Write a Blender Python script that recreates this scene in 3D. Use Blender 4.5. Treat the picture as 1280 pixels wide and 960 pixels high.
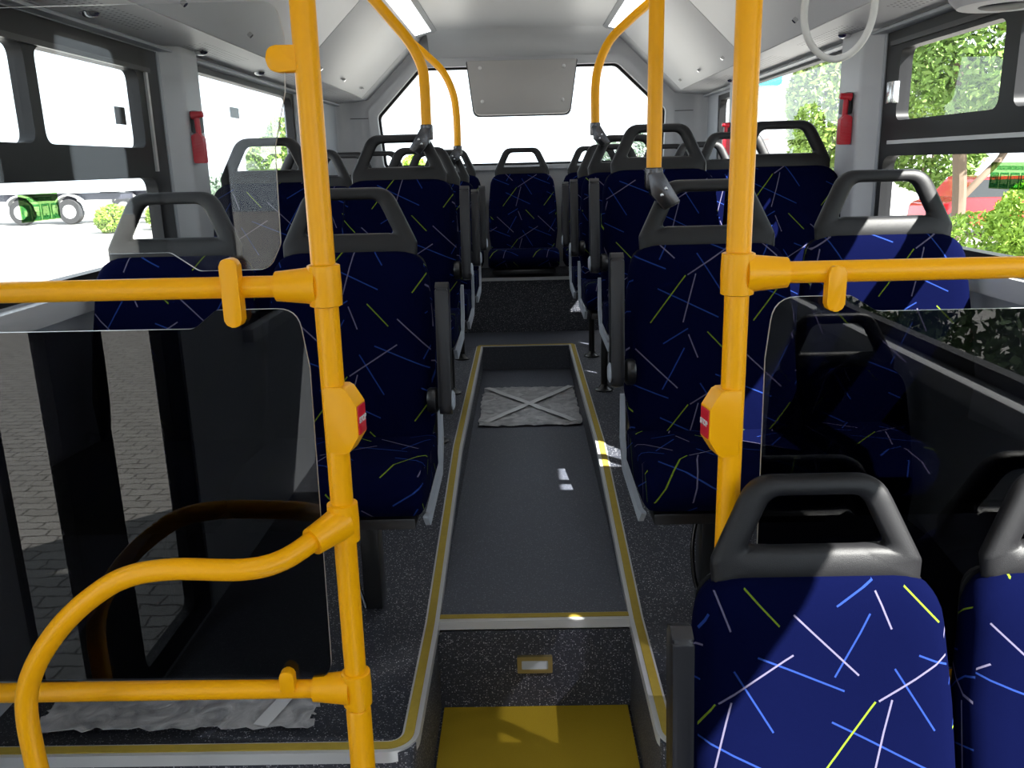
import bpy, bmesh, math, random
from mathutils import Vector, Matrix
for o in list(bpy.data.objects): bpy.data.objects.remove(o)
S = bpy.context.scene
COL = S.collection
PI = math.pi
# ------------------------------------------------------------------ camera
CAMZ = 1.465
cam = bpy.data.objects.new('camera', bpy.data.cameras.new('camera'))
COL.objects.link(cam); S.camera = cam
F = 1060.0
d = Vector((650-640, -(205-480), -F)).normalized()
rl = math.radians(1.2)
u = Vector((-math.sin(rl), math.cos(rl), 0)); u = (u - d*u.dot(d)).normalized()
x = d.cross(u)
M = Matrix((x, d, u)).to_4x4(); M.translation = (0, 0, CAMZ)
cam.matrix_world = M
cam.data.sensor_width = 36; cam.data.lens = F/1280*36; cam.data.clip_start = .02; cam.data.clip_end = 400
# ------------------------------------------------------------------ light
W = bpy.data.worlds.new('world'); S.world = W; W.use_nodes = True
bg = W.node_tree.nodes['Background']
bg.inputs['Color'].default_value = (.82, .91, 1, 1); bg.inputs['Strength'].default_value = 2.2
sun = bpy.data.objects.new('sun', bpy.data.lights.new('sun', 'SUN')); COL.objects.link(sun)
sun.data.energy = 21; sun.data.angle = .009; sun.data.color = (1, .97, .92)
sun.rotation_euler = Vector((-.62, .55, -.82)).to_track_quat('-Z', 'Y').to_euler()
S.view_settings.view_transform = 'Standard'; S.view_settings.look = 'None'
S.view_settings.gamma = 1; S.view_settings.use_curve_mapping = False
S.view_settings.exposure = 0.75

# ------------------------------------------------------------------ materials
def mat(name, col, rough=.5, metal=0, bump=0, bscale=200, spec=.5, coat=0, var=0, vscale=3, sheen=0):
    m = bpy.data.materials.new(name); m.use_nodes = True
    nt = m.node_tree; b = nt.nodes['Principled BSDF']
    b.inputs['Base Color'].default_value = (*col, 1); b.inputs['Roughness'].default_value = rough
    b.inputs['Metallic'].default_value = metal; b.inputs['Specular IOR Level'].default_value = spec
    b.inputs['Coat Weight'].default_value = coat
    b.inputs['Sheen Weight'].default_value = sheen
    tc = nt.nodes.new('ShaderNodeTexCoord')
    if bump:
        n = nt.nodes.new('ShaderNodeTexNoise'); n.inputs['Scale'].default_value = bscale
        bp = nt.nodes.new('ShaderNodeBump'); bp.inputs['Strength'].default_value = bump; bp.inputs['Distance'].default_value = .002
        nt.links.new(tc.outputs['Object'], n.inputs['Vector']); nt.links.new(n.outputs['Fac'], bp.inputs['Height'])
        nt.links.new(bp.outputs['Normal'], b.inputs['Normal'])
    n = nt.nodes.new('ShaderNodeTexNoise'); n.inputs['Scale'].default_value = vscale
    mx = nt.nodes.new('ShaderNodeMix'); mx.data_type = 'RGBA'
    v = var or .04
    mx.inputs['A'].default_value = (*[c*(1-v) for c in col], 1); mx.inputs['B'].default_value = (*[min(1, c*(1+v)) for c in col], 1)
    nt.links.new(tc.outputs['Object'], n.inputs['Vector'])
    nt.links.new(n.outputs['Fac'], mx.inputs['Factor']); nt.links.new(mx.outputs['Result'], b.inputs['Base Color'])
    return m
M_ = {}
M_['boxgrey'] = mat('display_box_grey', (.36, .35, .34), .4)
M_['panel'] = mat('pale_grey_panel', (.50, .51, .53), .45, bump=.08, bscale=300)
M_['wallgrey'] = mat('grey_wall_panel', (.36, .38, .41), .5, bump=.1, bscale=300)
M_['ceil'] = mat('ceiling_panel', (.62, .63, .65), .4)
M_['rubber'] = mat('black_rubber', (.008, .008, .009), .45, spec=.25)
M_['blackmetal'] = mat('black_metal', (.012, .012, .013), .3)
M_['plastic'] = mat('charcoal_plastic', (.0095, .0093, .0105), .45, spec=.33, bump=.25, bscale=900)
M_['armplastic'] = mat('arm_plastic', (.016, .016, .019), .34, spec=.4)
M_['shell'] = mat('pale_shell', (.42, .46, .52), .4)
M_['yellow'] = mat('yellow_paint', (.90, .40, .0015), .3, spec=.28)
M_['chrome'] = mat('chrome', (.6, .6, .6), .2, metal=1)
M_['steel'] = mat('dark_steel', (.075, .075, .08), .22, metal=.9)
M_['alu'] = mat('aluminium', (.62, .62, .62), .38, metal=.35)
M_['ystrip'] = mat('yellow_strip', (.38, .27, .03), .7, bump=.4, bscale=700, var=.15, vscale=60)
M_['mat'] = mat('yellow_mat', (.42, .28, .004), .8, bump=.6, bscale=500, var=.25, vscale=500)
M_['red'] = mat('red_plastic', (.55, .01, .025), .35)
M_['white'] = mat('white_plastic', (.62, .62, .6), .4)
M_['brass'] = mat('brass', (.42, .33, .14), .35, metal=.7)
M_['lens'] = mat('pale_lens', (.55, .58, .6), .3)
M_['seam'] = mat('dark_seam', (.08, .08, .085), .6)
M_['green'] = mat('green_print', (.0, .16, .035), .5)
M_['lime'] = mat('lime_print', (.27, .5, .12), .5)
M_['tyre'] = mat('tyre', (.03, .03, .032), .7)
M_['truckwhite'] = mat('truck_paint', (.6, .6, .62), .4)
M_['truckframe'] = mat('truck_frame', (.05, .05, .07), .5)
M_['carred'] = mat('car_paint', (.6, .02, .03), .25, coat=.6)
M_['carglass'] = mat('car_glass', (.03, .035, .04), .08)
M_['bark'] = mat('bark', (.14, .10, .07), .9, bump=.8, bscale=30)
M_['turq'] = mat('turquoise_roof', (.02, .34, .46), .5)
M_['house'] = mat('house_wall', (.62, .62, .6), .7)
M_['grass'] = mat('grass', (.30, .34, .14), .9, var=.4, vscale=2)
for nm, c in (('leaf_a', (.13, .23, .035)), ('leaf_b', (.20, .30, .05)), ('leaf_c', (.06, .11, .035)), ('leaf_d', (.24, .38, .04)), ('leaf_e', (.20, .27, .20))):
    m = mat(nm, c, .6, var=.45, vscale=6); M_[nm] = m

def floor_mat(name, base, fleck):
    m = mat(name, base, .55); nt = m.node_tree; b = nt.nodes['Principled BSDF']
    tc = nt.nodes.new('ShaderNodeTexCoord')
    v = nt.nodes.new('ShaderNodeTexVoronoi'); v.inputs['Scale'].default_value = 260
    nt.links.new(tc.outputs['Object'], v.inputs['Vector'])
    sp = nt.nodes.new('ShaderNodeSeparateColor'); nt.links.new(v.outputs['Color'], sp.inputs[0])
    gt = nt.nodes.new('ShaderNodeMath'); gt.operation = 'POWER'; gt.inputs[1].default_value = 5
    nt.links.new(sp.outputs[0], gt.inputs[0])
    lt = nt.nodes.new('ShaderNodeMath'); lt.operation = 'LESS_THAN'; lt.inputs[1].default_value = .42
    nt.links.new(v.outputs['Distance'], lt.inputs[0])
    mu = nt.nodes.new('ShaderNodeMath'); mu.operation = 'MULTIPLY'
    nt.links.new(gt.outputs[0], mu.inputs[0]); nt.links.new(lt.outputs[0], mu.inputs[1])
    mx = nt.nodes.new('ShaderNodeMix'); mx.data_type = 'RGBA'
    mx.inputs['A'].default_value = (*base, 1); mx.inputs['B'].default_value = (*fleck, 1)
    nt.links.new(mu.outputs[0], mx.inputs['Factor']); nt.links.new(mx.outputs['Result'], b.inputs['Base Color'])
    return m
M_['floor'] = floor_mat('speckled_vinyl', (.028, .031, .043), (.55, .55, .58))
M_['deck'] = floor_mat('deck_vinyl', (.058, .064, .084), (.2, .21, .24))

def fabric():
    m = mat('stick_pattern_velour', (.010, .020, .115), .95, sheen=0, spec=.02)
    nt = m.node_tree; b = nt.nodes['Principled BSDF']; N = nt.nodes.new; Lk = nt.links.new
    b.inputs['Sheen Tint'].default_value = (.3, .4, 1, 1)
    uv = N('ShaderNodeUVMap'); oi = N('ShaderNodeObjectInfo')
    ad = N('ShaderNodeVectorMath'); ad.operation = 'ADD'
    Lk(uv.outputs[0], ad.inputs[0]); Lk(oi.outputs['Color'], ad.inputs[1])
    PX, PZ = .27, .33
    def cv(p): return ((p[0]-640)*.00054, .93-(p[1]-335)*.00050)
    sticks = {'w': [((305,362),(347,480)), ((545,430),(745,633)), ((305,718),(542,562)), ((845,712),(780,960))],
              'b': [((680,406),(803,332)), ((783,430),(670,638)), ((430,567),(700,685)), ((355,610),(475,815)), ((658,785),(953,938))],
              'y': [((397,350),(500,467)), ((795,720),(620,958))]}
    prev = None
    cols = {'w': (.11, .10, .16, 1), 'b': (.014, .034, .16, 1), 'y': (.125, .18, .015, 1)}
    nz = N('ShaderNodeTexNoise'); nz.inputs['Scale'].default_value = 900
    Lk(uv.outputs[0], nz.inputs['Vector'])
    base = N('ShaderNodeMix'); base.data_type = 'RGBA'
    base.inputs['A'].default_value = (.0007, .0013, .0125, 1); base.inputs['B'].default_value = (.0012, .0024, .021, 1)
    Lk(nz.outputs['Fac'], base.inputs['Factor'])
    last = base.outputs['Result']
    for k in 'bwy':
        acc = None
        for p, q in sticks[k]:
            p, q = cv(p), cv(q)
            c = ((p[0]+q[0])/2, (p[1]+q[1])/2); L = math.hypot(q[0]-p[0], q[1]-p[1])/2; a = math.atan2(q[1]-p[1], q[0]-p[0])
            s = N('ShaderNodeVectorMath'); s.operation = 'SUBTRACT'; Lk(ad.outputs[0], s.inputs[0]); s.inputs[1].default_value = (c[0], c[1], 0)
            w = N('ShaderNodeVectorMath'); w.operation = 'WRAP'; Lk(s.outputs[0], w.inputs[0])
            w.inputs[1].default_value = (PX/2, PZ/2, 1); w.inputs[2].default_value = (-PX/2, -PZ/2, -1)
            mp = N('ShaderNodeMapping'); mp.vector_type = 'TEXTURE'; Lk(w.outputs[0], mp.inputs['Vector'])
            mp.inputs['Rotation'].default_value = (0, 0, a); mp.inputs['Scale'].default_value = (L, .0016, 1)
            ab = N('ShaderNodeVectorMath'); ab.operation = 'ABSOLUTE'; Lk(mp.outputs[0], ab.inputs[0])
            sx = N('ShaderNodeSeparateXYZ'); Lk(ab.outputs[0], sx.inputs[0])
            mx = N('ShaderNodeMath'); mx.operation = 'MAXIMUM'; Lk(sx.outputs[0], mx.inputs[0]); Lk(sx.outputs[1], mx.inputs[1])
            if acc is None: acc = mx.outputs[0]
            else:
                mn = N('ShaderNodeMath'); mn.operation = 'MINIMUM'; Lk(acc, mn.inputs[0]); Lk(mx.outputs[0], mn.inputs[1]); acc = mn.outputs[0]
        lt = N('ShaderNodeMath'); lt.operation = 'LESS_THAN'; lt.inputs[1].default_value = 1; Lk(acc, lt.inputs[0])
        mi = N('ShaderNodeMix'); mi.data_type = 'RGBA'; Lk(lt.outputs[0], mi.inputs['Factor']); Lk(last, mi.inputs['A']); mi.inputs['B'].default_value = cols[k]
        last = mi.outputs['Result']
    Lk(last, b.inputs['Base Color'])
    bp = N('ShaderNodeBump'); bp.inputs['Strength'].default_value = .3; bp.inputs['Distance'].default_value = .001
    Lk(nz.outputs['Fac'], bp.inputs['Height']); Lk(bp.outputs[0], b.inputs['Normal'])
    return m
M_['fabric'] = fabric()

def glass(name, tint, r0):
    """thin clear sheet: see-through, with a mirror share that grows towards grazing (both sides alike)"""
    m = bpy.data.materials.new(name); m.use_nodes = True; nt = m.node_tree; nt.nodes.clear(); N = nt.nodes.new; Lk = nt.links.new
    o = N('ShaderNodeOutputMaterial'); t = N('ShaderNodeBsdfTransparent'); g = N('ShaderNodeBsdfGlossy')
    g.inputs['Roughness'].default_value = 0.0; t.inputs['Color'].default_value = (*tint, 1)
    ge = N('ShaderNodeNewGeometry'); dt = N('ShaderNodeVectorMath'); dt.operation = 'DOT_PRODUCT'
    Lk(ge.outputs['Normal'], dt.inputs[0]); Lk(ge.outputs['Incoming'], dt.inputs[1])
    def mth(op, a, b=None):
        n = N('ShaderNodeMath'); n.operation = op
        for i, v in enumerate((a, b)):
            if v is None: continue
            if isinstance(v, (int, float)): n.inputs[i].default_value = v
            else: Lk(v, n.inputs[i])
        return n.outputs[0]
    c = mth('SUBTRACT', 1.0, mth('MINIMUM', mth('ABSOLUTE', dt.outputs['Value']), 1.0))
    f = mth('ADD', mth('MULTIPLY', mth('POWER', c, 5.0), 1-r0), r0)
    mx = N('ShaderNodeMixShader'); Lk(f, mx.inputs[0]); Lk(t.outputs[0], mx.inputs[1]); Lk(g.outputs[0], mx.inputs[2])
    Lk(mx.outputs[0], o.inputs[0]); return m
M_['glass'] = glass('window_glass', (.93, .95, .94), .05)
M_['plexi'] = glass('clear_plexi', (.93, .94, .94), .025)
M_['smoked'] = glass('smoked_plexi', (.20, .20, .225), .042)
M_['lime'] = glass('lime_film', (.44, .60, .34), .03)
M_['green'] = glass('green_film', (.35, .62, .45), .03)
M_['edge'] = mat('polished_edge', (.5, .52, .54), .3)

def perforated():
    m = mat('perforated_trim', (.5, .5, .51), .45); nt = m.node_tree; b = nt.nodes['Principled BSDF']; N = nt.nodes.new; Lk = nt.links.new
    tc = N('ShaderNodeTexCoord'); s = N('ShaderNodeVectorMath'); s.operation = 'WRAP'
    Lk(tc.outputs['Object'], s.inputs[0]); s.inputs[1].default_value = (.009, .0125, 100); s.inputs[2].default_value = (-.009, -.0125, -100)
    ml = N('ShaderNodeVectorMath'); ml.operation = 'MULTIPLY'; ml.inputs[1].default_value = (1, 1, 0); Lk(s.outputs[0], ml.inputs[0])
    ln = N('ShaderNodeVectorMath'); ln.operation = 'LENGTH'; Lk(ml.outputs[0], ln.inputs[0])
    lt = N('ShaderNodeMath'); lt.operation = 'LESS_THAN'; lt.inputs[1].default_value = .0042; Lk(ln.outputs['Value'], lt.inputs[0])
    sp = N('ShaderNodeSeparateXYZ'); Lk(tc.outputs['Object'], sp.inputs[0])
    wy = N('ShaderNodeMath'); wy.operation = 'PINGPONG'; wy.inputs[1].default_value = .42; Lk(sp.outputs[1], wy.inputs[0])
    l2 = N('ShaderNodeMath'); l2.operation = 'LESS_THAN'; l2.inputs[1].default_value = .25; Lk(wy.outputs[0], l2.inputs[0])
    axx = N('ShaderNodeMath'); axx.operation = 'ABSOLUTE'; ofx = N('ShaderNodeMath'); ofx.operation = 'ADD'; ofx.inputs[1].default_value = 0
    Lk(sp.outputs[0], ofx.inputs[0]); Lk(ofx.outputs[0], axx.inputs[0])
    cx = N('ShaderNodeMath'); cx.operation = 'COMPARE'; cx.inputs[1].default_value = 0; cx.inputs[2].default_value = .05; Lk(axx.outputs[0], cx.inputs[0])
    a = N('ShaderNodeMath'); a.operation = 'MULTIPLY'; Lk(lt.outputs[0], a.inputs[0]); Lk(l2.outputs[0], a.inputs[1])
    a2 = N('ShaderNodeMath'); a2.operation = 'MULTIPLY'; Lk(a.outputs[0], a2.inputs[0]); Lk(cx.outputs[0], a2.inputs[1])
    mi = N('ShaderNodeMix'); mi.data_type = 'RGBA'; mi.inputs['A'].default_value = (.5, .5, .51, 1); mi.inputs['B'].default_value = (.07, .07, .08, 1)
    Lk(a2.outputs[0], mi.inputs['Factor']); Lk(mi.outputs['Result'], b.inputs['Base Color']); return m
M_['perf'] = perforated()

def emis(name, c, s):
    m = mat(name, c, .4); b = m.node_tree.nodes['Principled BSDF']
    b.inputs['Emission Color'].default_value = (*c, 1); b.inputs['Emission Strength'].default_value = s; return m
M_['lamp'] = emis('lit_diffuser', (.95, .97, 1), 1.6)

def paving():
    m = mat('block_paving', (.42, .39, .34), .85); nt = m.node_tree; b = nt.nodes['Principled BSDF']; N = nt.nodes.new; Lk = nt.links.new
    tc = N('ShaderNodeTexCoord'); mp = N('ShaderNodeMapping'); Lk(tc.outputs['Object'], mp.inputs[0])
    nz = N('ShaderNodeTexNoise'); nz.inputs['Scale'].default_value = 9; Lk(tc.outputs['Object'], nz.inputs['Vector'])
    av = N('ShaderNodeVectorMath'); av.operation = 'MULTIPLY_ADD'; Lk(nz.outputs['Color'], av.inputs[0]); av.inputs[1].default_value = (.06, .06, 0); Lk(mp.outputs[0], av.inputs[2])
    br = N('ShaderNodeTexBrick'); Lk(av.outputs[0], br.inputs['Vector']); br.inputs['Scale'].default_value = 1
    br.inputs['Brick Width'].default_value = .2; br.inputs['Row Height'].default_value = .1; br.inputs['Mortar Size'].default_value = .006
    br.inputs['Color1'].default_value = (.37, .355, .33, 1); br.inputs['Color2'].default_value = (.32, .305, .285, 1); br.inputs['Mortar'].default_value = (.11, .10, .09, 1)
    Lk(br.outputs[0], b.inputs['Base Color']); return m
M_['paving'] = paving()

def sheet_mat():
    m = bpy.data.materials.new('crinkled_film'); m.use_nodes = True; nt = m.node_tree; N = nt.nodes.new; Lk = nt.links.new
    b = nt.nodes['Principled BSDF']; tc = N('ShaderNodeTexCoord')
    nz = N('ShaderNodeTexNoise'); nz.inputs['Scale'].default_value = 14; nz.inputs['Detail'].default_value = 6; nz.inputs['Distortion'].default_value = 1.5
    Lk(tc.outputs['Object'], nz.inputs['Vector'])
    cr = N('ShaderNodeValToRGB'); cr.color_ramp.elements[0].position = .3; cr.color_ramp.elements[1].position = .75
    cr.color_ramp.elements[0].color = (.20, .20, .205, 1); cr.color_ramp.elements[1].color = (.58, .57, .57, 1)
    Lk(nz.outputs['Fac'], cr.inputs[0]); Lk(cr.outputs[0], b.inputs['Base Color']); b.inputs['Roughness'].default_value = .35
    bp = N('ShaderNodeBump'); bp.inputs['Strength'].default_value = .8; bp.inputs['Distance'].default_value = .01
    Lk(nz.outputs['Fac'], bp.inputs['Height']); Lk(bp.outputs[0], b.inputs['Normal']); return m
M_['film'] = sheet_mat()
M_['tape'] = mat('packing_tape', (.68, .68, .68), .35)

# ------------------------------------------------------------------ mesh helpers
def link_mesh(name, me, parent=None, loc=None):
    o = bpy.data.objects.new(name, me); COL.objects.link(o)
    if parent: o.parent = parent
    if loc: o.location = loc
    return o
def wloc(p):
    v = Vector((0, 0, 0))
    while p: v = v + p.location; p = p.parent
    return v
def finish(bm, m, smooth=40):
    bmesh.ops.remove_doubles(bm, verts=bm.verts, dist=1e-6)
    bmesh.ops.recalc_face_normals(bm, faces=bm.faces)
    me = bpy.data.meshes.new('mesh'); 
    if smooth:
        for f in bm.faces: f.smooth = True
        a = math.radians(smooth)
        for e in bm.edges:
            if len(e.link_faces) == 2 and e.calc_face_angle(0) > a: e.smooth = False
    bm.to_mesh(me); bm.free()
    for k in (m if isinstance(m, (list, tuple)) else [m]): me.materials.append(M_[k])
    return me
def obj(name, bm, m, parent=None, smooth=40):
    """bm in world coordinates; origin kept at its parent (or at its own base when top-level)"""
    if parent: off = wloc(parent)
    else:
        vs = [v.co for v in bm.verts]
        off = Vector((sum(v.x for v in vs)/len(vs), sum(v.y for v in vs)/len(vs), min(v.z for v in vs)))
    bmesh.ops.translate(bm, verts=bm.verts, vec=-off)
    me = finish(bm, m, smooth); me.name = name
    o = link_mesh(name, me, parent)
    if not parent: o.location = off
    return o
def tag(o, label, cat, group=None, kind=None):
    o['label'] = label; o['category'] = cat
    if group: o['group'] = group
    if kind: o['kind'] = kind
    return o
def thing(name, loc, label, cat, group=None, rz=0):
    o = bpy.data.objects.new(name, None); COL.objects.link(o); o.location = loc; o.rotation_euler = (0, 0, rz)
    o.empty_display_size = .1
    return tag(o, label, cat, group)
def struct(name, bm, m, parent=None, smooth=40):
    o = obj(name, bm, m, parent, smooth)
    if not parent: o['kind'] = 'structure'
    return o
def bx(bm, x0, x1, y0, y1, z0, z1, bev=0):
    r = bmesh.ops.create_cube(bm, size=1)
    vs = r['verts']
    for v in vs:
        v.co = Vector(((x0+x1)/2+v.co.x*(x1-x0), (y0+y1)/2+v.co.y*(y1-y0), (z0+z1)/2+v.co.z*(z1-z0)))
    if bev:
        es = list({e for v in vs for e in v.link_edges})
        bmesh.ops.bevel(bm, geom=es, offset=bev, segments=2, affect='EDGES', profile=.6)
    return bm
def box(*a, **k): return bx(bmesh.new(), *a, **k)
def tube(bm, pts, r, n=16, caps=True, smoothpath=0):
    pts = [Vector(p) for p in pts]
    rs = r if isinstance(r, (list, tuple)) else [r]*len(pts)
    t0 = (pts[1]-pts[0]).normalized()
    a = Vector((0, 0, 1)) if abs(t0.z) < .9 else Vector((1, 0, 0))
    nrm = (a - t0*a.dot(t0)).normalized(); rings = []
    for i, p in enumerate(pts):
        t = ((pts[min(i+1, len(pts)-1)]-p).normalized() + (p-pts[max(i-1, 0)]).normalized()).normalized() if 0 < i < len(pts)-1 else \
            ((pts[1]-pts[0]).normalized() if i == 0 else (pts[-1]-pts[-2]).normalized())
        nrm = (nrm - t*nrm.dot(t)).normalized(); b = t.cross(nrm)
        rings.append([bm.verts.new(p + (nrm*math.cos(2*PI*k/n) + b*math.sin(2*PI*k/n))*rs[i]) for k in range(n)])
    for A, B in zip(rings, rings[1:]):
        for k in range(n): bm.faces.new((A[k], A[(k+1) % n], B[(k+1) % n], B[k]))
    if caps: bm.faces.new(rings[0][::-1]); bm.faces.new(rings[-1])
    return bm
def spline(pts, n=8):
    pts = [Vector(p) for p in pts]; P = [pts[0]*2-pts[1]] + pts + [pts[-1]*2-pts[-2]]; out = []
    for i in range(1, len(P)-2):
        for k in range(n):
            t = k/n; a, b, c, e = P[i-1], P[i], P[i+1], P[i+2]
            out.append(.5*((2*b)+(c-a)*t+(2*a-5*b+4*c-e)*t*t+(3*b-a-3*c+e)*t**3))
    out.append(pts[-1]); return out
def rpoly(pts, r, n=6):
    """round the corners of a polygon; r = number or list"""
    out = []; N = len(pts)
    for i, p in enumerate(pts):
        ri = r[i] if isinstance(r, (list, tuple)) else r
        p = Vector(p); a = Vector(pts[i-1]); b = Vector(pts[(i+1) % N])
        if ri <= 0: out.append(tuple(p)); continue
        va, vb = (a-p), (b-p); la, lb = va.length, vb.length; va.normalize(); vb.normalize()
        ang = va.angle(vb); t = min(ri/math.tan(ang/2), la*.49, lb*.49)
        s, e = p+va*t, p+vb*t
        for k in range(n+1):
            q = k/n; out.append(tuple(s*(1-q)**2 + p*2*q*(1-q) + e*q*q))
    return out
def rect(u0, u1, v0, v1, r=0, n=6):
    return rpoly([(u0, v0), (u1, v0), (u1, v1), (u0, v1)], r, n) if r else [(u0, v0), (u1, v0), (u1, v1), (u0, v1)]
def to3(p, axis, a):
    return {'x': (a, p[0], p[1]), 'y': (p[0], a, p[1]), 'z': (p[0], p[1], a)}[axis]
def prism(bm, poly, axis, a0, a1, bev=0):
    A = [bm.verts.new(to3(p, axis, a0)) for p in poly]; B = [bm.verts.new(to3(p, axis, a1)) for p in poly]
    n = len(poly)
    fa = bm.faces.new(A); fb = bm.faces.new(B[::-1])
    for i in range(n): bm.faces.new((A[i], A[(i+1) % n], B[(i+1) % n], B[i]))
    if bev:
        es = list(set(fa.edges) | set(fb.edges))
        bmesh.ops.bevel(bm, geom=es, offset=bev, segments=2, affect='EDGES', profile=.6)
    return bm
def pr(*a, **k): return prism(bmesh.new(), *a, **k)
def hit(poly, c, a):
    dx, dy = math.cos(a), math.sin(a); best = 0
    for i in range(len(poly)):
        x1, y1 = poly[i][0]-c[0], poly[i][1]-c[1]; x2, y2 = poly[(i+1) % len(poly)][0]-c[0], poly[(i+1) % len(poly)][1]-c[1]
        ex, ey = x2-x1, y2-y1; den = dx*ey-dy*ex
        if abs(den) < 1e-12: continue
        t = (x1*ey-y1*ex)/den; s = (x1*dy-y1*dx)/den
        if t > 0 and -1e-9 <= s <= 1+1e-9: best = max(best, t)
    return (c[0]+dx*best, c[1]+dy*best)
def plate(bm, outer, inner, axis, a0, a1):
    """plate with one hole: both polygons star-shaped about the hole's centre"""
    c = (sum(p[0] for p in inner)/len(inner), sum(p[1] for p in inner)/len(inner))
    an = sorted({round(math.atan2(p[1]-c[1], p[0]-c[0]), 5) for p in list(outer)+list(inner)})
    R = [[], [], [], []]
    for a in an:
        o, i = hit(outer, c, a), hit(inner, c, a)
        for k, (q, s) in enumerate(((o, a0), (o, a1), (i, a1), (i, a0))): R[k].append(bm.verts.new(to3(q, axis, s)))
    n = len(an)
    for k in range(4):
        A, B = R[k], R[(k+1) % 4]
        for j in range(n): bm.faces.new((A[j], A[(j+1) % n], B[(j+1) % n], B[j]))
    return bm
def lathe(bm, prof, c, n=20, axis='z'):
    rings = []
    for r, h in prof:
        ring = []
        for k in range(n):
            a = 2*PI*k/n; p = (r*math.cos(a), r*math.sin(a), h)
            if axis == 'x': p = (h, p[0], p[1])
            if axis == 'y': p = (p[0], h, p[1])
            ring.append(bm.verts.new(Vector(c)+Vector(p)))
        rings.append(ring)
    for A, B in zip(rings, rings[1:]):
        for k in range(n): bm.faces.new((A[k], A[(k+1) % n], B[(k+1) % n], B[k]))
    bm.faces.new(rings[0][::-1]); bm.faces.new(rings[-1]); return bm
def text_mesh(s, size, m, parent, loc, rot, name='lettering'):
    c = bpy.data.curves.new('t', 'FONT'); c.body = s; c.size = size; c.align_x = 'CENTER'; c.align_y = 'CENTER'; c.extrude = .0004; c.offset = .0006
    t = bpy.data.objects.new('t', c); COL.objects.link(t); bpy.context.view_layer.update()
    me = bpy.data.meshes.new_from_object(t.evaluated_get(bpy.context.evaluated_depsgraph_get()))
    bpy.data.objects.remove(t); me.materials.clear(); me.materials.append(M_[m])
    o = link_mesh(name, me, parent, loc); o.rotation_euler = rot; return o

# ------------------------------------------------------------------ structure
XL, XR, CX = -1.22, 1.25, .015
YF, YR = -2.6, 6.0
IL, IR = -.25, .275                       # channel edges
def slab_profile(bm, x0, x1, prof, zb):
    """prof: list of (y, z) tops"""
    poly = [(prof[0][0], zb)] + prof + [(prof[-1][0], zb)]
    return prism(bm, poly, 'x', x0, x1)
PROF = [(1.60, .265), (2.06, .265), (3.12, .41), (4.97, .41)]
ZB = -.25
bm = bmesh.new()
bx(bm, XL, XR, YF, YR, ZB, -.17)
struct('floor', bm, 'floor')
for x0, x1, cxr in ((XL, IL, 1), (IR, XR, -1)):
    bm = bmesh.new(); slab_profile(bm, x0, x1, PROF, -.17)
    xa, xb = (x0, x1)
    # rounded front corner towards the aisle
    if cxr == 1: pl = [(xa, 1.60), (xb, 1.60), (xb, 1.54), (xa, 1.54)]; rr = [0, 0, .055, 0]
    else: pl = [(xb, 1.60), (xa, 1.60), (xa, 1.54), (xb, 1.54)]; rr = [0, 0, .055, 0]
    prism(bm, rpoly(pl, rr), 'z', -.17, .265)
    struct('floor', bm, 'floor')
bm = bmesh.new(); bx(bm, IL, IR, 2.07, 4.97, -.17, .265); struct('floor', bm, 'deck')
bm = bmesh.new(); bx(bm, XL, XR, 4.97, 5.42, -.17, .41); struct('floor', bm, 'deck')
bm = bmesh.new(); bx(bm, IL, IR, 1.54, 2.07, -.17, -.004); struct('floor', bm, 'floor')
struct('floor', box(IL+.008, IR-.008, 1.545, 2.066, -.004, .004), 'mat')
# riser of the first step
struct('trim_1', box(IL, IR, 2.060, 2.070, .004, .245), 'floor')

def ribbon(bm, path, o0, o1, up0, up1):
    """strip along a 3-D path, offset sideways (left of travel positive) from o0 to o1, height up0..up1"""
    path = [Vector(p) for p in path]; rows = []
    for i, p in enumerate(path):
        a = (p-path[i-1]).normalized() if i else None; b = (path[i+1]-p).normalized() if i < len(path)-1 else None
        ts = [Vector((t.x, t.y, 0)).normalized() for t in (a, b) if t]
        n = [Vector((-t.y, t.x, 0)) for t in ts]
        m = sum(n, Vector())/len(n); m = m.normalized()/max(.3, m.normalized().dot(n[0]))
        rows.append([bm.verts.new(p+m*o+Vector((0, 0, h))) for o, h in ((o0, up0), (o1, up0), (o1, up1), (o0, up1))])
    for A, B in zip(rows, rows[1:]):
        for k in range(4): bm.faces.new((A[k], A[(k+1) % 4], B[(k+1) % 4], B[k]))
    bm.faces.new(rows[0]); bm.faces.new(rows[-1][::-1]); return bm
def arcp(cx, cy, r, a0, a1, z, n=8):
    return [(cx+r*math.cos(math.radians(a0+(a1-a0)*k/n)), cy+r*math.sin(math.radians(a0+(a1-a0)*k/n)), z) for k in range(n+1)]
pl = [(IL, 4.97, .41), (IL, 3.12, .41), (IL, 2.06, .265)] + arcp(IL-.06, 1.60, .06, 0, -90, .265) + [(XL, 1.54, .265)]
prr = [(IR, 4.97, .41), (IR, 3.12, .41), (IR, 2.06, .265)] + arcp(IR+.06, 1.60, .06, 180, 270, .265) + [(XR, 1.54, .265)]
for k, (p, s) in enumerate(((pl, -1), (prr, 1))):
    bm = bmesh.new(); ribbon(bm, p, -.004*s, .033*s, 0.0, .004); ribbon(bm, p, -.005*s, .002*s, -.022, .005)
    t = struct('trim_%d' % (k+2), bm, 'alu')
    bm = bmesh.new(); ribbon(bm, p, .0065*s, .0275*s, .003, .0065); obj('anti_slip_strip', bm, 'ystrip', t)
p = [(IL, 2.07, .265), (IR, 2.07, .265)]
bm = bmesh.new(); ribbon(bm, p, -.006, .030, 0, .004); ribbon(bm, p, -.010, .000, -.024, .005); t = struct('trim_4', bm, 'alu')
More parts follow.
